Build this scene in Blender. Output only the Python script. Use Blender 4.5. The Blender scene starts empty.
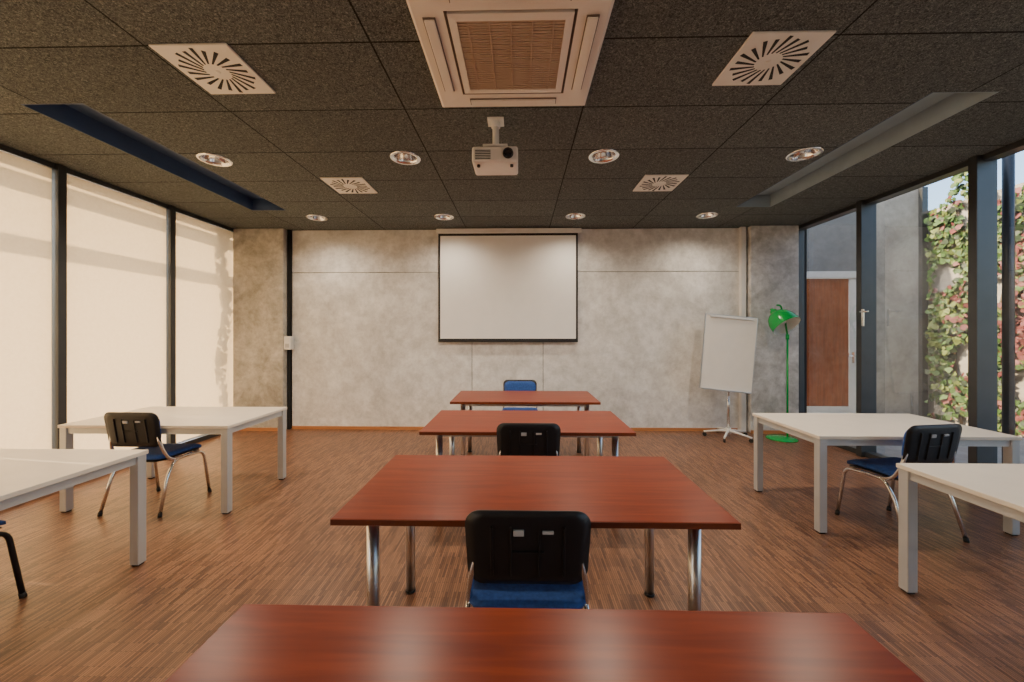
import bpy, math, random
from mathutils import Vector, Matrix
random.seed(7)
S=bpy.context.scene
COL=S.collection
PI=math.pi

# ---------------- materials ----------------
def nmat(name):
    m=bpy.data.materials.new(name); m.use_nodes=True
    nt=m.node_tree; b=nt.nodes['Principled BSDF']
    return m,nt,b
def simple(name,col,rough=0.5,metal=0.0,var=0.06,scale=6,bump=0.0,spec=0.5,emis=None,es=0):
    m,nt,b=nmat(name); N=nt.nodes; L=nt.links
    tc=N.new('ShaderNodeTexCoord'); no=N.new('ShaderNodeTexNoise')
    no.inputs['Scale'].default_value=scale; no.inputs['Detail'].default_value=5
    L.new(tc.outputs['Object'],no.inputs['Vector'])
    cr=N.new('ShaderNodeValToRGB')
    cr.color_ramp.elements[0].position=.3; cr.color_ramp.elements[1].position=.7
    cr.color_ramp.elements[0].color=[max(0,c*(1-var)) for c in col]+[1]
    cr.color_ramp.elements[1].color=[min(1,c*(1+var)) for c in col]+[1]
    L.new(no.outputs['Fac'],cr.inputs['Fac']); L.new(cr.outputs['Color'],b.inputs['Base Color'])
    b.inputs['Roughness'].default_value=rough; b.inputs['Metallic'].default_value=metal
    b.inputs['Specular IOR Level'].default_value=spec
    if bump>0:
        bp=N.new('ShaderNodeBump'); bp.inputs['Strength'].default_value=bump; bp.inputs['Distance'].default_value=.003
        n2=N.new('ShaderNodeTexNoise'); n2.inputs['Scale'].default_value=scale*12
        L.new(tc.outputs['Object'],n2.inputs['Vector'])
        L.new(n2.outputs['Fac'],bp.inputs['Height']); L.new(bp.outputs['Normal'],b.inputs['Normal'])
    if emis:
        b.inputs['Emission Color'].default_value=(*emis,1); b.inputs['Emission Strength'].default_value=es
    return m
def ramp(N,stops):
    cr=N.new('ShaderNodeValToRGB'); e=cr.color_ramp.elements
    e[0].position,e[0].color=stops[0][0],(*stops[0][1],1)
    e[1].position,e[1].color=stops[-1][0],(*stops[-1][1],1)
    for p,c in stops[1:-1]:
        x=e.new(p); x.color=(*c,1)
    return cr
def concrete(name,c0,c1,c2,rough=.75,fine=.25,bump=.25,sc=1.0):
    m,nt,b=nmat(name); N=nt.nodes; L=nt.links
    tc=N.new('ShaderNodeTexCoord')
    n1=N.new('ShaderNodeTexNoise'); n1.inputs['Scale'].default_value=1.1*sc; n1.inputs['Detail'].default_value=9; n1.inputs['Roughness'].default_value=.68; n1.inputs['Distortion'].default_value=.5
    n2=N.new('ShaderNodeTexNoise'); n2.inputs['Scale'].default_value=9; n2.inputs['Detail'].default_value=10; n2.inputs['Roughness'].default_value=.7
    L.new(tc.outputs['Object'],n1.inputs['Vector']); L.new(tc.outputs['Object'],n2.inputs['Vector'])
    r1=ramp(N,[(.33,c0),(.5,c1),(.67,c2)])
    L.new(n1.outputs['Fac'],r1.inputs['Fac'])
    r2=ramp(N,[(.35,(.70,.695,.68)),(.62,(1.05,1.05,1.05))]); L.new(n2.outputs['Fac'],r2.inputs['Fac'])
    mx=N.new('ShaderNodeMixRGB'); mx.blend_type='MULTIPLY'; mx.inputs['Fac'].default_value=fine*2
    L.new(r1.outputs['Color'],mx.inputs['Color1']); L.new(r2.outputs['Color'],mx.inputs['Color2'])
    vo=N.new('ShaderNodeTexVoronoi'); vo.inputs['Scale'].default_value=14; L.new(tc.outputs['Object'],vo.inputs['Vector'])
    r3=ramp(N,[(.04,(.6,.6,.6)),(.075,(1,1,1))]); L.new(vo.outputs['Distance'],r3.inputs['Fac'])
    m2=N.new('ShaderNodeMixRGB'); m2.blend_type='MULTIPLY'; m2.inputs['Fac'].default_value=.6
    L.new(mx.outputs['Color'],m2.inputs['Color1']); L.new(r3.outputs['Color'],m2.inputs['Color2'])
    L.new(m2.outputs['Color'],b.inputs['Base Color']); b.inputs['Roughness'].default_value=rough
    b.inputs['Specular IOR Level'].default_value=.25
    bp=N.new('ShaderNodeBump'); bp.inputs['Strength'].default_value=bump; bp.inputs['Distance'].default_value=.01
    L.new(n2.outputs['Fac'],bp.inputs['Height']); L.new(bp.outputs['Normal'],b.inputs['Normal'])
    return m
M_wall=concrete('concrete_panel',(.60,.585,.56),(.78,.77,.745),(.92,.915,.90),fine=.36)
M_colL=concrete('concrete_column_left',(.36,.335,.28),(.52,.49,.43),(.68,.65,.59),fine=.45,bump=.6,sc=2)
M_colR=concrete('concrete_column_grey',(.42,.415,.40),(.62,.615,.60),(.80,.795,.78),fine=.45,bump=.6,sc=2)
M_ext=concrete('exterior_concrete',(.22,.20,.18),(.31,.29,.26),(.40,.38,.34))
M_pave=concrete('paving',(.26,.25,.24),(.36,.35,.33),(.44,.43,.41))
M_backwall=simple('grey_plaster',(.5,.48,.44),.8)

def ceiling_mat():
    m,nt,b=nmat('wood_wool_ceiling'); N=nt.nodes; L=nt.links
    tc=N.new('ShaderNodeTexCoord'); mp=N.new('ShaderNodeMapping'); mp.inputs['Location'].default_value=(.81+12.5,-2.07+12.5,0)
    L.new(tc.outputs['Object'],mp.inputs['Vector'])
    br=N.new('ShaderNodeTexBrick'); br.offset=0; br.inputs['Scale'].default_value=1; br.inputs['Brick Width'].default_value=1.25; br.inputs['Row Height'].default_value=.625
    br.inputs['Mortar Size'].default_value=.006; br.inputs['Mortar Smooth'].default_value=.2
    br.inputs['Color1'].default_value=(1,1,1,1); br.inputs['Color2'].default_value=(.82,.82,.82,1); br.inputs['Mortar'].default_value=(.12,.12,.12,1)
    L.new(mp.outputs['Vector'],br.inputs['Vector'])
    n=N.new('ShaderNodeTexNoise'); n.inputs['Scale'].default_value=80; n.inputs['Detail'].default_value=4; n.inputs['Distortion'].default_value=1.5; n.inputs['Roughness'].default_value=.7
    L.new(tc.outputs['Object'],n.inputs['Vector'])
    r=ramp(N,[(.36,(.036,.040,.039)),(.52,(.125,.136,.132)),(.68,(.32,.34,.32))]); L.new(n.outputs['Fac'],r.inputs['Fac'])
    mx=N.new('ShaderNodeMixRGB'); mx.blend_type='MULTIPLY'; mx.inputs['Fac'].default_value=1
    L.new(r.outputs['Color'],mx.inputs['Color1']); L.new(br.outputs['Color'],mx.inputs['Color2']); L.new(mx.outputs['Color'],b.inputs['Base Color'])
    b.inputs['Roughness'].default_value=.9; b.inputs['Specular IOR Level'].default_value=.15
    bp=N.new('ShaderNodeBump'); bp.inputs['Strength'].default_value=.5; bp.inputs['Distance'].default_value=.006
    L.new(n.outputs['Fac'],bp.inputs['Height']); L.new(bp.outputs['Normal'],b.inputs['Normal'])
    return m
M_ceil=ceiling_mat()

def floor_mat():
    m,nt,b=nmat('mosaic_parquet'); N=nt.nodes; L=nt.links
    tc=N.new('ShaderNodeTexCoord'); mp=N.new('ShaderNodeMapping'); mp.inputs['Rotation'].default_value=(0,0,PI/2)
    mp.inputs['Location'].default_value=(20,20,0)
    L.new(tc.outputs['Object'],mp.inputs['Vector'])
    def brick(w,h,c1,c2,mo,ms):
        br=N.new('ShaderNodeTexBrick'); br.offset=.37; br.offset_frequency=2; br.inputs['Scale'].default_value=1
        br.inputs['Brick Width'].default_value=w; br.inputs['Row Height'].default_value=h; br.inputs['Mortar Size'].default_value=ms
        br.inputs['Color1'].default_value=(*c1,1); br.inputs['Color2'].default_value=(*c2,1); br.inputs['Mortar'].default_value=(*mo,1)
        L.new(mp.outputs['Vector'],br.inputs['Vector']); return br
    br=brick(.13,.012,(.34,.165,.088),(.125,.056,.032),(.03,.015,.009),.0010)
    n=N.new('ShaderNodeTexNoise'); n.inputs['Scale'].default_value=1.3; n.inputs['Detail'].default_value=4
    L.new(tc.outputs['Object'],n.inputs['Vector'])
    r=ramp(N,[(.3,(.85,.85,.85)),(.7,(1.1,1.08,1.05))]); L.new(n.outputs['Fac'],r.inputs['Fac'])
    mx=N.new('ShaderNodeMixRGB'); mx.blend_type='MULTIPLY'; mx.inputs['Fac'].default_value=1
    L.new(br.outputs['Color'],mx.inputs['Color1']); L.new(r.outputs['Color'],mx.inputs['Color2']); L.new(mx.outputs['Color'],b.inputs['Base Color'])
    b.inputs['Roughness'].default_value=.36; b.inputs['Specular IOR Level'].default_value=.5
    bp=N.new('ShaderNodeBump'); bp.inputs['Strength'].default_value=.25; bp.inputs['Distance'].default_value=.002
    L.new(br.outputs['Fac'],bp.inputs['Height']); bp.invert=True; L.new(bp.outputs['Normal'],b.inputs['Normal'])
    return m
M_floor=floor_mat()

def wood_mat(name,c0,c1,rough,axis=0,sc=1,spec=.4):
    m,nt,b=nmat(name); N=nt.nodes; L=nt.links
    tc=N.new('ShaderNodeTexCoord'); mp=N.new('ShaderNodeMapping')
    s=[14*sc,14*sc,14*sc]; s[axis]=1.0*sc; mp.inputs['Scale'].default_value=s
    L.new(tc.outputs['Object'],mp.inputs['Vector'])
    n=N.new('ShaderNodeTexNoise'); n.inputs['Scale'].default_value=2.2; n.inputs['Detail'].default_value=8; n.inputs['Distortion'].default_value=.6
    L.new(mp.outputs['Vector'],n.inputs['Vector'])
    r=ramp(N,[(.3,c0),(.7,c1)]); L.new(n.outputs['Fac'],r.inputs['Fac']); L.new(r.outputs['Color'],b.inputs['Base Color'])
    b.inputs['Roughness'].default_value=rough
    b.inputs['Specular IOR Level'].default_value=spec
    return m
M_cherry=wood_mat('cherry_laminate',(.16,.017,.003),(.26,.036,.006),.30,spec=.25)
M_cherry_edge=wood_mat('cherry_edge',(.12,.022,.007),(.18,.038,.010),.45)
M_base=wood_mat('baseboard_wood',(.42,.17,.06),(.55,.24,.09),.45)
M_doorwood=wood_mat('door_wood',(.17,.045,.014),(.29,.085,.026),.3,axis=2)
M_white=simple('white_plastic',(.78,.77,.74),.4)
M_whitetop=simple('white_laminate',(.80,.72,.60),.38,var=.03)
M_legwhite=simple('grey_powdercoat',(.55,.56,.56),.4,metal=.3,var=.03)
M_steel=simple('brushed_steel',(.62,.62,.62),.28,metal=1,var=.05)
M_chrome=simple('chrome',(.8,.8,.8),.12,metal=1,var=.02)
M_black=simple('black_plastic',(.012,.012,.014),.42,var=.15,bump=.1,spec=.4)
M_rubber=simple('black_rubber',(.02,.02,.02),.7)
M_blue=simple('blue_fabric',(.025,.085,.32),.85,var=.25,scale=60,bump=.4)
M_frame=simple('dark_aluminium',(.07,.075,.08),.35,metal=.6)
M_dark=simple('dark_gap',(.015,.015,.015),.8)
M_screen=simple('projection_fabric',(.90,.90,.88),.8,var=.015)
M_border=simple('screen_border',(.012,.012,.012),.7)
M_slot=simple('vent_slot_dark',(.02,.02,.02),.8)
M_ventw=simple('vent_white',(.80,.77,.70),.45)
M_acw=simple('ac_white',(.82,.77,.69),.45,var=.02)
M_acg=simple('ac_grille',(.46,.34,.24),.55)
M_acd=simple('ac_dark',(.16,.12,.09),.7)
M_green=simple('green_enamel',(.005,.34,.06),.22)
M_lampin=simple('lamp_inner_white',(.85,.87,.85),.4)
M_blueRec=simple('cove_blue_sky_tint',(.045,.08,.17),.5)  # blue sky reflection put into the recess colour
M_greyRec=simple('cove_grey_blue_lit',(.30,.38,.43),.5)  # window light put into the recess colour, so lighter than the blue one
M_paper=simple('flipchart_white',(.88,.83,.74),.35,var=.02)
M_label=simple('silver_label',(.5,.5,.5),.35)
M_bulb=simple('lamp_glow',(.9,.8,.6),.4,emis=(1,.78,.45),es=5)
M_greyclad=simple('grey_cladding',(.13,.13,.13),.6,var=.08)
M_lens=simple('lens_glass',(.01,.01,.02),.08)
M_leaf=[simple('leaf_green',(.045,.10,.022),.6,var=.3),simple('leaf_lime',(.12,.16,.04),.6,var=.3),simple('leaf_red',(.13,.035,.035),.6,var=.3),simple('leaf_dark',(.02,.04,.018),.6,var=.3)]
M_bark=simple('ivy_bark',(.10,.07,.045),.8)

def glass_mat(name,tint=(.95,.98,.97)):
    m=bpy.data.materials.new(name); m.use_nodes=True; nt=m.node_tree; N=nt.nodes; L=nt.links; N.clear()
    o=N.new('ShaderNodeOutputMaterial'); mx=N.new('ShaderNodeMixShader'); t=N.new('ShaderNodeBsdfTransparent'); g=N.new('ShaderNodeBsdfGlossy')
    t.inputs['Color'].default_value=(*tint,1); g.inputs['Roughness'].default_value=.01
    lw=N.new('ShaderNodeLayerWeight'); lw.inputs['Blend'].default_value=.5
    p=N.new('ShaderNodeMath'); p.operation='POWER'; p.inputs[1].default_value=2.2; L.new(lw.outputs['Facing'],p.inputs[0])
    a=N.new('ShaderNodeMath'); a.operation='MULTIPLY_ADD'; a.inputs[1].default_value=.8; a.inputs[2].default_value=.10; L.new(p.outputs[0],a.inputs[0])
    L.new(a.outputs[0],mx.inputs[0]); L.new(t.outputs[0],mx.inputs[1]); L.new(g.outputs[0],mx.inputs[2]); L.new(mx.outputs[0],o.inputs[0])
    return m
M_glass=glass_mat('window_glass')
def blind_mat():
    m=bpy.data.materials.new('roller_blind_fabric'); m.use_nodes=True; nt=m.node_tree; N=nt.nodes; L=nt.links; N.clear()
    o=N.new('ShaderNodeOutputMaterial'); mx=N.new('ShaderNodeMixShader'); t=N.new('ShaderNodeBsdfTranslucent'); d=N.new('ShaderNodeBsdfDiffuse')
    tc=N.new('ShaderNodeTexCoord'); n=N.new('ShaderNodeTexNoise'); n.inputs['Scale'].default_value=40; L.new(tc.outputs['Object'],n.inputs['Vector'])
    r=ramp(N,[(.3,(.80,.62,.40)),(.7,(.84,.66,.44))]); L.new(n.outputs['Fac'],r.inputs['Fac'])
    L.new(r.outputs['Color'],t.inputs['Color']); L.new(r.outputs['Color'],d.inputs['Color'])
    mx.inputs[0].default_value=.32
    L.new(d.outputs[0],mx.inputs[1]); L.new(t.outputs[0],mx.inputs[2]); L.new(mx.outputs[0],o.inputs[0])
    return m
M_blind=blind_mat()

# ---------------- mesh helpers ----------------
def empty(name,loc=(0,0,0),rz=0):
    e=bpy.data.objects.new(name,None); e.empty_display_size=.1; COL.objects.link(e); e.location=loc; e.rotation_euler=(0,0,rz); return e
def mesh(name,v,f,mat,parent=None,smooth=False):
    me=bpy.data.meshes.new(name); me.from_pydata([tuple(x) for x in v],[],f); me.update()
    mats=mat if isinstance(mat,list) else [mat]
    for m in mats: me.materials.append(m)
    if smooth:
        for p in me.polygons: p.use_smooth=True
    o=bpy.data.objects.new(name,me); COL.objects.link(o)
    if parent: o.parent=parent
    return o
def bevel(o,w,seg=2):
    b=o.modifiers.new('bevel','BEVEL'); b.width=w; b.segments=seg; b.limit_method='ANGLE'; b.angle_limit=math.radians(40); return o
def box(name,a,b,mat,parent=None,bv=0):
    c=[(a[i]+b[i])/2 for i in range(3)]; h=[abs(b[i]-a[i])/2 for i in range(3)]
    v=[(sx*h[0],sy*h[1],sz*h[2]) for sx in(-1,1) for sy in(-1,1) for sz in(-1,1)]
    f=[(0,1,3,2),(4,6,7,5),(0,4,5,1),(2,3,7,6),(0,2,6,4),(1,5,7,3)]
    o=mesh(name,v,f,mat,parent); o.location=c
    if bv: bevel(o,bv)
    return o
def fillet(pts,r,n=6):
    P=[Vector(p) for p in pts]; out=[P[0]]
    for i in range(1,len(P)-1):
        a,b,c=P[i-1],P[i],P[i+1]; d1=(a-b); d2=(c-b); rr=min(r,d1.length*.49,d2.length*.49)
        p1=b+d1.normalized()*rr; p2=b+d2.normalized()*rr
        for k in range(n+1):
            t=k/n; out.append(p1*(1-t)**2+b*2*t*(1-t)+p2*t*t)
    out.append(P[-1]); return out
def tube(name,pts,r,mat,parent=None,n=12,fr=0,r2=None):
    P=fillet(pts,fr) if fr and len(pts)>2 else [Vector(p) for p in pts]
    v=[];f=[]; T=(P[1]-P[0]).normalized(); up=Vector((0,0,1)) if abs(T.z)<.9 else Vector((1,0,0))
    nrm=T.cross(up).normalized()
    for i,p in enumerate(P):
        if i==0: t=(P[1]-P[0])
        elif i==len(P)-1: t=P[-1]-P[-2]
        else: t=(P[i+1]-P[i]).normalized()+(P[i]-P[i-1]).normalized()
        t.normalize(); nrm=(nrm-t*nrm.dot(t)).normalized(); bn=t.cross(nrm)
        rr=r if r2 is None else r+(r2-r)*i/(len(P)-1)
        for k in range(n):
            a=2*PI*k/n; v.append(p+nrm*math.cos(a)*rr+bn*math.sin(a)*rr)
    for i in range(len(P)-1):
        for k in range(n):
            k2=(k+1)%n; f.append((i*n+k,i*n+k2,(i+1)*n+k2,(i+1)*n+k))
    f.append(tuple(range(n-1,-1,-1))); f.append(tuple((len(P)-1)*n+k for k in range(n)))
    o=mesh(name,v,f,mat,parent)
    for p in o.data.polygons:
        if len(p.vertices)==4: p.use_smooth=True
    return o
def lathe(name,prof,mat,parent=None,n=40,loc=(0,0,0),rot=(0,0,0)):
    v=[];f=[]
    for r,z in prof:
        for k in range(n):
            a=2*PI*k/n; v.append((r*math.cos(a),r*math.sin(a),z))
    for i in range(len(prof)-1):
        for k in range(n):
            k2=(k+1)%n; f.append((i*n+k,i*n+k2,(i+1)*n+k2,(i+1)*n+k))
    o=mesh(name,v,f,mat,parent,True); o.location=loc; o.rotation_euler=rot; return o
def rounded_outline(w,h,r,n=8,taper=0):
    pts=[]
    for cx,cz,a0 in((w/2-r,h/2-r,0),(-w/2+r,h/2-r,PI/2),(-w/2+r,-h/2+r,PI),(w/2-r,-h/2+r,3*PI/2)):
        for k in range(n+1):
            a=a0+PI/2*k/n; x=cx+r*math.cos(a); z=cz+r*math.sin(a)
            x*=1-taper*(.5-z/h); pts.append((x,z))
    return pts
def panel(name,w,h,r,th,mat,parent,fn,taper=0,rings=6,soft=.01):
    ol=rounded_outline(w,h,r,taper=taper); n=len(ol); v=[];f=[]
    def add(side):
        base=len(v)
        for k in range(1,rings+1):
            s=k/rings
            for x,z in ol:
                xx,zz=x*s,z*s
                edge=soft*(max(0,(s-.8)/.2))**2
                v.append((xx,fn(xx,zz)+side*(th/2-edge),zz))
        v.append((0,fn(0,0)+side*th/2,0)); c=len(v)-1
        for i in range(n):
            j=(i+1)%n
            t=(c,base+i,base+j); f.append(t if side<0 else t[::-1])
            for k in range(rings-1):
                a=base+k*n; q=(a+i,a+n+i,a+n+j,a+j); f.append(q if side<0 else q[::-1])
        return base+(rings-1)*n
    A=add(-1); B=add(1)
    for i in range(n):
        j=(i+1)%n; f.append((A+i,B+i,B+j,A+j))
    return mesh(name,v,f,mat,parent,True)

H=3.046; XL=-4.35; XR=4.10; YB=5.835; PIT=1.155; NB=8; YF=YB-PIT*NB
# ---------------- shell ----------------
box('floor',(XL-.2,YF-.2,-.15),(XR+.2,YB+.25,0),M_floor)
ceil=box('ceiling',(XL-.25,YF-.2,H),(XR+.25,YB+.25,H+.4),[M_ceil,M_blueRec,M_greyRec])
me=ceil.data; off=Vector(ceil.location)
for vv in me.vertices: vv.co+=off
ceil.location=(0,0,0)
DL=[(x,y) for y in (5.20,3.44,1.60,-.16,-1.92) for x in (-2.77,-1.03,.745,2.5)]
RL=.105
cv=[];cf=[]
def cutbox(a,b):
    s=len(cv)
    for x in(a[0],b[0]):
        for y in(a[1],b[1]):
            for z in(a[2],b[2]): cv.append((x,y,z))
    for q in[(0,1,3,2),(4,6,7,5),(0,4,5,1),(2,3,7,6),(0,2,6,4),(1,5,7,3)]: cf.append(tuple(s+i for i in q))
for x,y in DL:
    s=len(cv);n=32
    for z in(H-.05,H+.16):
        for k in range(n): a=2*PI*k/n; cv.append((x+RL*math.cos(a),y+RL*math.sin(a),z))
    for k in range(n): k2=(k+1)%n; cf.append((s+k,s+k2,s+n+k2,s+n+k))
    cf.append(tuple(s+k for k in range(n-1,-1,-1))); cf.append(tuple(s+n+k for k in range(n)))
COVE=[(-3.44,-3.0),(2.70,3.13)]
for a,b in COVE: cutbox((a,2.58,H-.05),(b,4.88,H+.16))
cut=mesh('cutter',cv,cf,M_dark)
mod=ceil.modifiers.new('holes','BOOLEAN'); mod.operation='DIFFERENCE'; mod.object=cut; mod.solver='EXACT'
dg=bpy.context.evaluated_depsgraph_get(); nm=bpy.data.meshes.new_from_object(ceil.evaluated_get(dg))
ceil.modifiers.clear(); ceil.data=nm; bpy.data.objects.remove(cut,do_unlink=True)

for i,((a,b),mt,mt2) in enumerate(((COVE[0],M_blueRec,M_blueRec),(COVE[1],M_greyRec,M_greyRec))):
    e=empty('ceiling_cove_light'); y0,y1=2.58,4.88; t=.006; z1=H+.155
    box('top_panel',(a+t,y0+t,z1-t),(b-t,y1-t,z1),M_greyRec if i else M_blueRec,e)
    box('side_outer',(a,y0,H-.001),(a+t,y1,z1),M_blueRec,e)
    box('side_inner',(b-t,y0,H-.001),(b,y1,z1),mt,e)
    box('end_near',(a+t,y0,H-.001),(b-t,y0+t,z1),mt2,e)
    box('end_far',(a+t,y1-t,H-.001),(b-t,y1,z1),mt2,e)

wf=empty('wall_front')
box('structure',(XL-.2,YB+.03,0),(XR+.2,YB+.25,H),M_dark,wf)
g=.004
zs=2.395
for nme,x0,x1,z0,z1 in (('panel_upper_left',-3.50,-.2,zs,H),('panel_upper_right',-.2,3.36,zs,H),
      ('panel_lower_left',-3.50,-.73,0,zs),('panel_lower_mid',-.73,.35,0,zs),('panel_lower_right',.35,3.36,0,zs)):
    o=box(nme,(x0+g,YB,z0+(g if z0 else 0)),(x1-g,YB+.03,z1-g),M_wall,wf)
    off=Vector(o.location)
    for vv in o.data.vertices: vv.co+=off
    o.location=(0,0,0)
    bevel(o,.003,1)
box('baseboard_front',(-3.49,YB-.015,0),(3.25,YB,.045),M_base)
def wcol(n,a,b,m):
    o=box(n,a,b,m); bevel(o,.012,2); return o
wcol('column_left',(XL+.02,YB-.12,0),(-3.56,YB+.03,H),M_colL)
wcol('column_right',(3.38,YB-.12,0),(XR-.02,YB+.03,H),M_colR)
box('dark_strip_1',(-3.555,YB-.03,0),(-3.515,YB,H),M_dark)  # plain dark strip between column and wall panel
box('baseboard_left',(XL+.06,YB-.135,0),(-3.56,YB-.12,.045),M_base)
box('baseboard_right',(3.38,YB-.135,0),(XR-.06,YB-.12,.045),M_base)
box('wall_back',(XL-.2,YF-.2,0),(XR+.2,YF,H),M_backwall)

e=empty('cable_duct'); box('duct_body',(3.27,YB-.07,0.0),(3.35,YB-.002,H-.001),M_white,e,.006)
box('duct_cover',(3.28,YB-.075,.02),(3.34,YB-.07,H-.02),M_white,e,.002)
e=empty('wall_switch'); box('back_box',(-3.55,YB-.12,1.22),(-3.45,YB-.03,1.42),M_white,e,.006); box('rocker',(-3.53,YB-.126,1.34),(-3.47,YB-.12,1.40),M_white,e,.003); box('rocker_low',(-3.53,YB-.126,1.25),(-3.47,YB-.12,1.31),M_label,e,.003)
tube('stem',[(-3.50,YB-.02,1.42),(-3.50,YB-.02,H)],.008,M_rubber,e)

for side,X,sg in (('left',XL,-1),('right',XR,1)):
    for k in range(NB):
        y1=YB-PIT*k; y0=y1-PIT
        e=empty('window_%d'%(k+1+(0 if sg<0 else NB)))
        w=.035
        xa,xb=(X-.12,X+.06) if sg<0 else (X-.06,X+.12)
        box('mullion',(xa,y0-w,0),(xb,y0+w,H),M_frame,e,.004)
        if k==0: box('jamb',(xa,y1-w,0),(xb,y1-.001,H),M_frame,e,.004)
        xg=X+sg*.08
        mesh('glass',[(xg,y0+w,.06),(xg,y1-w,.06),(xg,y1-w,H-.05),(xg,y0+w,H-.05)],[(0,1,2,3)],M_glass,e)
        box('rail_bottom',(X+sg*.03-.04,y0+w,0),(X+sg*.03+.06,y1-w,.06),M_frame,e,.003)
        box('rail_top',(X+sg*.03-.04,y0+w,H-.05),(X+sg*.03+.06,y1-w,H),M_frame,e,.003)
        if sg<0 :
            b=empty('roller_blind')
            ym0,ym1=y0+w+.012,y1-w-.012
            zb=.085 if k<6 else H-.5      # unseen rear blinds, raised to add bounce light to the room
            v=[];f=[];nx=14
            for i in range(nx+1):
                yy=ym0+(ym1-ym0)*i/nx; dx=.002*math.sin(i*1.3+k)
                v.append((X+.012+dx,yy,zb)); v.append((X+.012,yy,H-.055))
            for i in range(nx): f.append((2*i,2*i+2,2*i+3,2*i+1))
            mesh('fabric',v,f,M_blind,b,True)
            tube('bottom_bar',[(X+.012,ym0,zb-.005),(X+.012,ym1,zb-.005)],.009,M_steel,b)
            tube('roller',[(X+.012,ym0,H-.035),(X+.012,ym1,H-.035)],.016,M_white,b)
e=empty('window_handle')
box('lock_plate',(XR-.075,4.60,1.55),(XR-.06,4.63,1.75),M_chrome,e,.003); tube('lever',[(XR-.06,4.615,1.72),(XR-.11,4.615,1.72),(XR-.11,4.5,1.72)],.01,M_chrome,e,fr=.02)

# ---------------- ceiling fittings ----------------
for (x,y) in DL:
    e=empty('downlight',(x,y,H))
    lathe('reflector',[(.135,-.001),(.135,-.008),(.127,-.012),(.104,-.008),(.098,.01),(.085,.06),(.066,.12),(.0005,.125)],M_chrome,e)
    for s in(-1,1): tube('bulb',[(s*.025,-.045,.085),(s*.025,.045,.085)],.012,M_bulb,e)
for (x,y) in ((-1.81,2.27),(1.43,2.25),(-1.81,4.07),(1.46,4.07)):
    e=empty('swirl_air_vent',(x,y,H))
    box('plate',(-.215,-.215,-.012),(.215,.215,0),M_ventw,e,.004)
    ns=20
    for k in range(ns):
        a=2*PI*k/ns; inner=.07; outer=.20 if k%2==0 else .185
        R=Matrix.Rotation(a,4,'Z'); T=Matrix.Translation((inner,0,0)); R2=Matrix.Rotation(math.radians(28),4,'Z')
        L=outer-inner; w0,w1=.004,.0105
        v=[R@T@R2@Vector(p) for p in((0,-w0,-.0135),(L,-w1,-.0135),(L,w1,-.0135),(0,w0,-.0135),(0,-w0,-.011),(L,-w1,-.011),(L,w1,-.011),(0,w0,-.011))]
        mesh('slot_%d'%k,v,[(0,3,2,1),(4,5,6,7),(0,1,5,4),(1,2,6,5),(2,3,7,6),(3,0,4,7)],M_slot,e)
    lathe('hub',[(.0005,-.017),(.012,-.016),(.016,-.012)],M_ventw,e)

e=empty('ceiling_air_conditioner',(-.045,2.14,H)); e.scale=(.97,.97,1)
hw=.5; 
def ring(name,o,zo,i,zi,mat,par):
    v=[(sx*o,sy*o,zo) for sx,sy in((-1,-1),(1,-1),(1,1),(-1,1))]+[(sx*i,sy*i,zi) for sx,sy in((-1,-1),(1,-1),(1,1),(-1,1))]
    return mesh(name,v,[(k,4+k,4+(k+1)%4,(k+1)%4) for k in range(4)],mat,par)
ring('edge_band',hw,0,hw,-.03,M_acw,e); ring('outer_slope',hw,-.03,.485,-.04,M_acw,e); ring('panel_face',.485,-.04,.33,-.048,M_acw,e)
ring('inner_step',.33,-.048,.32,-.03,M_acd,e)
ring('grille_frame',.315,-.052,.275,-.056,M_acw,e); ring('grille_frame_side',.315,-.03,.315,-.052,M_acw,e); ring('grille_lip',.275,-.056,.275,-.035,M_acw,e)
box('grille_back',(-.32,-.32,-.032),(.32,.32,-.025),M_acd,e)
for k in range(30):
    yy=-.267+k*.534/29; o=box('louvre_%d'%k,(-.274,yy-.006,-.052),(.274,yy+.006,-.040),M_acg,e)
for k in range(5): xx=-.22+k*.11; box('rib_%d'%k,(xx-.003,-.274,-.054),(xx+.003,.274,-.05),M_acg,e)
for k in range(4):
    a=k*PI/2; R=Matrix.Rotation(a,4,'Z')
    def rb(nm,a0,b0,mat):
        v=[R@Vector((x,y,z)) for x in(a0[0],b0[0]) for y in(a0[1],b0[1]) for z in(a0[2],b0[2])]
        o=mesh(nm,v,[(0,1,3,2),(4,6,7,5),(0,4,5,1),(2,3,7,6),(0,2,6,4),(1,5,7,3)],mat,e); return o
    rb('outlet_%d'%k,(.378,-.29,-.051),(.442,.29,-.044),M_acd)
    bevel(rb('flap_%d'%k,(.383,-.285,-.060),(.437,.285,-.050),M_acw),.004)

e=empty('ceiling_projector',(-.18,2.86,0))
box('ceiling_plate',(-.06,-.06,H-.012),(.06,.06,H),M_white,e,.003)
tube('pole',[(0,0,H-.01),(0,0,2.84)],.024,M_white,e); tube('collar',[(0,0,H-.05),(0,0,H-.012)],.034,M_white,e)
box('mount_plate',(-.09,-.08,2.825),(.09,.08,2.84),M_white,e,.004)
for s in(-1,1): tube('arm_%d'%(s+2),[(s*.03,0,2.83),(s*.13,.0,2.825),(s*.13,0,2.80)],.008,M_white,e,fr=.01)
bevel(box('body',(-.165,-.12,2.69),(.165,.13,2.805),M_white,e),.018,4)
box('front_panel',(-.15,-.124,2.70),(.05,-.118,2.79),M_white,e,.004)
for k in range(6): box('vent_%d'%k,(-.14,-.127,2.708+k*.012),(-.03,-.123,2.713+k*.012),M_slot,e)
lathe('lens_ring',[(.0005,.0),(.028,0),(.030,.012),(.036,.014),(.038,0)],M_black,e,loc=(.095,-.12,2.75),rot=(PI/2,0,0))
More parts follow.
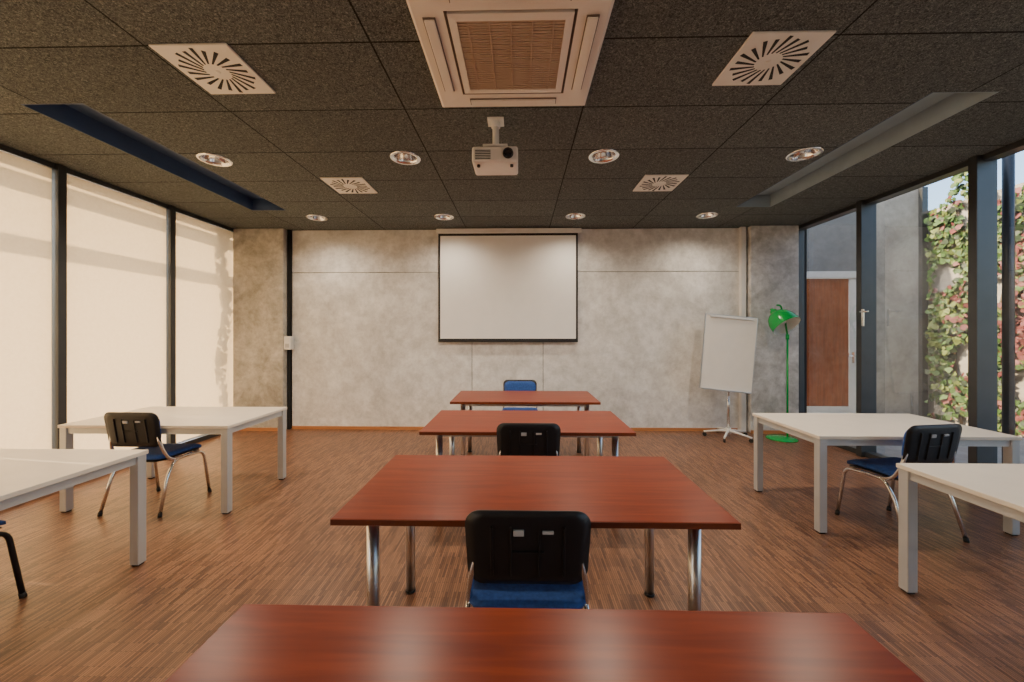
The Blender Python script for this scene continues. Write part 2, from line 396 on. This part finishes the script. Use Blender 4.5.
lathe('lens',[(.0005,.012),(.02,.008),(.028,.004)],M_lens,e,loc=(.095,-.12,2.75),rot=(PI/2,0,0))
for s in(-1,1): tube('foot',[(s*.12,-.07,2.69),(s*.12,-.07,2.675)],.012,M_rubber,e)

e=empty('projection_screen'); ys=YB-.06
x0,x1=-1.23,.865
box('housing',(x0-.03,ys-.035,2.965),(x1+.05,YB-.003,3.035),M_white,e,.01)
box('fabric_border',(x0,ys-.002,1.345),(x1,ys+.002,2.965),M_border,e)
box('fabric_white',(x0+.03,ys-.004,1.385),(x1-.03,ys-.002,2.93),M_screen,e)
tube('weight_bar',[(x0,ys,1.345),(x1,ys,1.345)],.012,M_border,e)

# ---------------- tables ----------------
def red_table(cx,y0,rz=0):
    e=empty('cherry_table',(cx,y0+.4,0),rz)
    bevel(box('top',(-.8,-.4,.712),(.8,.4,.738),M_cherry,e),.003)
    box('edge_front',(-.798,-.4015,.7135),(.798,-.399,.7365),M_cherry_edge,e)
    for sx in(-1,1):
        for sy in(-1,1):
            x,y=sx*.675,sy*.28
            tube('leg',[(x,y,.012),(x,y,.712)],.026,M_steel,e,n=20); tube('foot',[(x,y,0),(x,y,.013)],.028,M_rubber,e,n=20)
            lathe('flange',[(.05,.0),(.05,-.006),(.03,-.012)],M_steel,e,loc=(x,y,.712))
        box('end_rail',(sx*.675-.012,-.25,.672),(sx*.675+.012,.25,.712),M_steel,e)
    for sy in(-1,1): box('long_rail',(-.65,sy*.28-.012,.672),(.65,sy*.28+.012,.712),M_steel,e)
for y in(.227,1.50,2.84,4.08): red_table(.052,y)
def white_table(x0,x1,y0,y1):
    e=empty('white_table',((x0+x1)/2,(y0+y1)/2,0)); a=(x1-x0)/2; b=(y1-y0)/2; h=.72
    bevel(box('top',(-a,-b,h-.025),(a,b,h),M_whitetop,e),.003)
    for sx in(-1,1):
        for sy in(-1,1):
            x=sx*(a-.035); y=sy*(b-.035)
            box('leg',(x-.028,y-.028,.01),(x+.028,y+.028,h-.025),M_legwhite,e,.004); box('foot',(x-.02,y-.02,0),(x+.02,y+.02,.012),M_rubber,e)
        x=sx*(a-.035); box('side_rail',(x-.015,-b+.06,h-.075),(x+.015,b-.06,h-.025),M_legwhite,e)
    for sy in(-1,1):
        y=sy*(b-.035); box('long_rail',(-a+.06,y-.015,h-.075),(a-.06,y+.015,h-.025),M_legwhite,e)
white_table(-3.77,-2.36,3.06,3.86)
white_table(-3.84,-2.39,1.64,2.43)
white_table(2.18,3.62,2.85,3.66)
white_table(2.17,3.63,1.46,2.27)

# ---------------- chairs ----------------
def chair(x,y,rz=0,leg=M_chrome):
    e=empty('conference_chair',(x,y,0),rz)
    def sf(px,pz): return -.012*(1-(px/.23)**2)+ (-.03*max(0,(pz-.12)/.09)**2)
    def lay(o,z):
        for vv in o.data.vertices:
            X,Y,Z=vv.co; vv.co=(X,Z,z+Y)
        o.data.flip_normals(); return o
    lay(panel('seat_cushion',.46,.43,.08,.045,M_blue,e,sf,soft=.014),.46)
    lay(panel('seat_pan',.44,.41,.08,.016,M_black,e,sf,soft=.004),.432)
    def bf(px,pz): return .25*px*px
    def shift(o,y,z,tilt=.16):
        for vv in o.data.vertices:
            X,Y,Z=vv.co; vv.co=(X,Y+y-tilt*Z,z+Z)
        return o
    shift(panel('back_cushion',.43,.25,.07,.03,M_blue,e,bf,taper=.06,soft=.01),-.215,.692)
    shift(panel('back_shell',.46,.29,.06,.018,M_black,e,bf,taper=.05,soft=.006),-.237,.690)
    def fr(nm,a,b,m,yy): 
        o=box(nm,(a[0],yy,a[1]),(b[0],yy+.012,b[1]),m,e,.002)
        for vv in o.data.vertices: vv.co.y-=.16*(vv.co.z)
        o.location.y-=.16*(o.location.z-.690)
        return o
    fr('mould_left',(-.135,.585),(-.125,.78),M_black,-.250); fr('mould_right',(.125,.585),(.135,.78),M_black,-.250)
    fr('mould_top',(-.06,.68),(.06,.685),M_black,-.252); fr('mould_mid',(-.064,.585),(-.058,.78),M_black,-.252); fr('mould_mid2',(.038,.585),(.044,.77),M_black,-.252)
    fr('label',(-.052,.745),(-.014,.768),M_label,-.2515); fr('label_small',(.052,.753),(.092,.766),M_label,-.2505)
    for s in(-1,1):
        tube('frame_front_leg',[(s*.245,.235,.015),(s*.235,.18,.40),(s*.225,-.14,.418),(s*.217,-.196,.52),(s*.185,-.222,.70)],.0125,leg,e,fr=.06)
        tube('frame_rear_leg',[(s*.25,-.25,.015),(s*.237,-.17,.30),(s*.232,-.10,.41),(s*.23,.06,.413)],.0125,leg,e,fr=.05)
        tube('glide_front',[(s*.2455,.238,0),(s*.2445,.233,.03)],.015,M_rubber,e); tube('glide_rear',[(s*.2503,-.252,0),(s*.2495,-.247,.03)],.015,M_rubber,e)
    tube('cross_front',[(-.235,.14,.408),(.235,.14,.408)],.009,leg,e); tube('cross_rear',[(-.232,-.1,.408),(.232,-.1,.408)],.009,leg,e)
    return e
chair(.028,1.63)
chair(.060,2.97)
chair(0.0,4.98,PI)
chair(-3.12,3.27,-.02)
chair(2.85,2.98,.16)
chair(-3.02,1.86,-.05,M_black)

# ---------------- flip chart ----------------
e=empty('flipchart_stand',(2.92,5.46,0),0)
for k in range(5):
    a=2*PI*k/5+.3
    c,s=math.cos(a),math.sin(a)
    tube('base_leg_%d'%k,[(0,0,.10),(c*.12,s*.12,.095),(c*.31,s*.31,.065)],.020,M_white,e,r2=.013,fr=.05)
    tube('caster_%d'%k,[(c*.30-s*.012,s*.30+c*.012,.027),(c*.30+s*.012,s*.30-c*.012,.027)],.026,M_rubber,e,n=18)
    tube('caster_stem_%d'%k,[(c*.30,s*.30,.03),(c*.30,s*.30,.07)],.008,M_steel,e)
tube('hub',[(0,0,.06),(0,0,.14)],.035,M_white,e); tube('pole',[(0,0,.1),(0,.0,.75)],.018,M_chrome,e); tube('pole_upper',[(0,0,.7),(0.0,.04,1.3)],.014,M_chrome,e)
b=empty('board',(-.01,-.02,1.19)); b.parent=e; b.rotation_euler=(math.radians(-2),math.radians(5.5),math.radians(-2))
bevel(box('board_panel',(-.35,-.012,-.515),(.35,.012,.515),M_paper,b),.004)
for s in(-1,1): box('board_edge',(s*.352-.006,-.015,-.52),(s*.352+.006,.015,.52),M_steel,b,.002)
box('board_top_edge',(-.358,-.015,.515),(.358,.015,.525),M_steel,b); box('paper_clamp',(-.30,-.03,.48),(.30,-.012,.505),M_white,b,.004)
box('board_bottom_edge',(-.358,-.015,-.525),(.358,.015,-.515),M_steel,b)
box('pen_tray',(-.33,-.06,-.53),(.33,-.010,-.517),M_steel,b,.003); box('bracket',(-.06,.012,-.1),(.06,.04,.1),M_steel,b)

# ---------------- green floor lamp ----------------
e=empty('green_floor_lamp',(3.63,5.42,0))
lathe('base',[(.0005,.035),(.05,.035),(.17,.022),(.19,.012),(.19,0),(.0005,0)],M_green,e)
tube('pole',[(.08,0,.03),(.08,0,1.42)],.013,M_green,e); tube('pole_joint',[(.08,0,1.38),(.08,0,1.45)],.022,M_green,e)
tube('arm',[(.08,0,1.43),(.10,.08,1.66),(.04,.08,1.86),(-.03,.05,1.86)],.012,M_green,e,fr=.05)
h=empty('head',(-.02,-.01,1.66)); h.parent=e; h.rotation_euler=(math.radians(-38),math.radians(-18),0)
lathe('shade_outer',[(.0005,.17),(.04,.168),(.05,.14),(.055,.115),(.10,.10),(.14,.055),(.168,-.01),(.178,-.08),(.182,-.13)],M_green,h)
lathe('shade_inner',[(.180,-.13),(.174,-.08),(.160,-.01),(.132,.045),(.09,.085),(.0005,.10)],M_lampin,h)
lathe('bulb',[(.0005,-.08),(.03,-.07),(.042,-.035),(.03,.0),(.016,.03),(.016,.09)],M_lampin,h)
tube('neck',[(0,0,.15),(.0,.0,.20)],.02,M_green,h)

# ---------------- exterior ----------------
box('ground',(-30,-20,-.4),(30,30,-.16),M_pave)
box('terrace_paving',(XR+.2,-6,-.16),(7.15,7.14,-.02),M_pave)
wg=empty('facade_wing')
YW=7.2
box('lintel',(4.35,YW,2.60),(6.3,YW+.3,4.1),M_greyclad,wg); box('pier_left',(4.35,YW,-.16),(5.02,YW+.3,2.60),M_greyclad,wg)
box('pier_concrete',(6.3,YW-.05,-.16),(7.3,YW+.3,4.1),M_ext,wg)
box('pier_edge_frame',(7.24,YW-.12,-.16),(7.34,YW-.05,4.1),M_frame,wg)
d=empty('door_1',(0,0,0))
box('frame_left',(5.02,YW-.03,-.02),(5.12,YW+.1,2.60),M_legwhite,d,.004); box('frame_right',(6.18,YW-.03,-.02),(6.30,YW+.1,2.60),M_legwhite,d,.004); box('frame_top',(5.12,YW-.03,2.48),(6.18,YW+.1,2.60),M_legwhite,d,.004)
box('leaf',(5.13,YW+.02,0),(6.17,YW+.06,2.47),M_doorwood,d); box('leaf_rail',(5.13,YW+.01,1.05),(6.17,YW+.02,1.10),M_doorwood,d)
box('leaf_stile',(6.05,YW+.0,0),(6.17,YW+.02,2.47),M_legwhite,d); box('kick',(5.13,YW+.0,0),(6.05,YW+.02,.12),M_legwhite,d)
tube('handle',[(6.11,YW,1.05),(6.11,YW-.06,1.05),(5.98,YW-.06,1.05)],.012,M_chrome,d,fr=.02); box('handle_plate',(6.09,YW-.01,.92),(6.13,YW,1.12),M_chrome,d)
box('garden_boundary',(7.45,2.2,-.16),(7.65,YW+.3,3.7),M_ext)
def leaves(name,n,fn,size):
    v=[];f=[];mi=[]
    shape=[(0,-.5),(.32,-.42),(.5,-.05),(.3,.12),(.0,.62),(-.3,.12),(-.5,-.05),(-.32,-.42)]
    for i in range(n):
        p,mid=fn(); s=size*random.uniform(.6,1.3)
        R=Matrix.Rotation(random.uniform(-.7,.7),3,'Z')@Matrix.Rotation(random.uniform(-.6,.6),3,'Y')@Matrix.Rotation(random.uniform(0,2*PI),3,'X')
        b=len(v)
        for a,c in shape: v.append(Vector(p)+R@Vector((.12*abs(a)*s,a*s,c*s)))
        f.append(tuple(range(b,b+8))); mi.append(mid)
    o=mesh(name,v,f,M_leaf)
    o.data.polygons.foreach_set('material_index',mi); return o
def gi():
    y=random.uniform(2.3,7.05)
    top=3.75+.3*math.sin(y*4.1)+.15*math.sin(y*9)
    z=top*random.random()**.8
    if math.sin(y*7+z*3)+math.sin(z*5-y*2)<-1.1: z=max(0,z-.5)
    red=random.random()<(.55+.35*math.sin(y*3+z*2) if y<6.0 else .10+.10*math.sin(z*4))
    r=random.random(); mid=2 if red else (0 if r<.5 else (1 if r<.75 else 3))
    return (7.38-random.uniform(.0,.12),y,max(z,-.05)),mid
iv=leaves('ivy_climber',9000,gi,.095)
for k in range(9):
    y=2.6+k*.5; tube('stem_%d'%k,[(7.40,y,-.16),(7.42,y+.15,1.2),(7.42,y-.1,2.4),(7.42,y+.1,3.6)],.018,M_bark,iv,n=6,fr=.4)
def gl():
    z=random.uniform(-.12,3.2)
    return (-4.62-random.uniform(0,.1),5.60+.06*math.sin(z*4)+random.uniform(-.10,.08),z),0
leaves('ivy_tendril',240,gl,.10)
e=empty('pergola')
box('beam_1',(-5.45,YF,3.34),(-5.37,YB+1,3.46),M_greyclad,e); box('beam_2',(-6.4,YF,3.34),(-6.32,YB+1,3.46),M_greyclad,e)
for k in range(4): y=YF+.5+k*3; box('post_%d'%k,(-6.42,y,-.16),(-6.30,y+.1,3.34),M_greyclad,e)
e=empty('exterior_post'); tube('shaft',[(4.62,3.74,-.02),(4.62,3.74,4)],.04,M_frame,e); tube('foot_plate',[(4.62,3.74,-.02),(4.62,3.74,.0)],.1,M_frame,e)

# ---------------- light ----------------
w=bpy.data.worlds.new('World'); S.world=w; w.use_nodes=True; nt=w.node_tree
sky=nt.nodes.new('ShaderNodeTexSky'); sky.sky_type='NISHITA'; sky.sun_disc=False; sky.sun_elevation=math.radians(32); sky.sun_rotation=math.radians(-95); sky.dust_density=3
bg=nt.nodes['Background']; nt.links.new(sky.outputs[0],bg.inputs[0]); bg.inputs[1].default_value=.7
def light(kind,name,loc,rot,energy,col,**kw):
    l=bpy.data.lights.new(name,kind); l.energy=energy; l.color=col
    for k,vv in kw.items(): setattr(l,k,vv)
    o=bpy.data.objects.new(name,l); COL.objects.link(o); o.location=loc; o.rotation_euler=rot; return o
sd=Vector((math.cos(math.radians(30)),-.12,-math.sin(math.radians(30)))).normalized()
so=light('SUN','sun',(-8,0,8),(0,0,0),18,(1,.73,.43),angle=math.radians(.6)); so.rotation_euler=sd.to_track_quat('-Z','Y').to_euler()
for (x,y) in DL:
    p={5.20:55,3.44:125,1.60:35}.get(y)
    if p: light('SPOT','downlight_lamp',(x,y,H-.02),(0,0,0),p,(1,.84,.66),spot_size=math.radians(160),spot_blend=1,shadow_soft_size=.07)

cam=bpy.data.cameras.new('camera'); cam.sensor_width=36; cam.lens=385/1024*36; cam.shift_y=-8/1024; cam.clip_start=.05
co=bpy.data.objects.new('camera',cam); COL.objects.link(co); co.location=(0,0,1.47); co.rotation_euler=(PI/2,0,.0208); S.camera=co
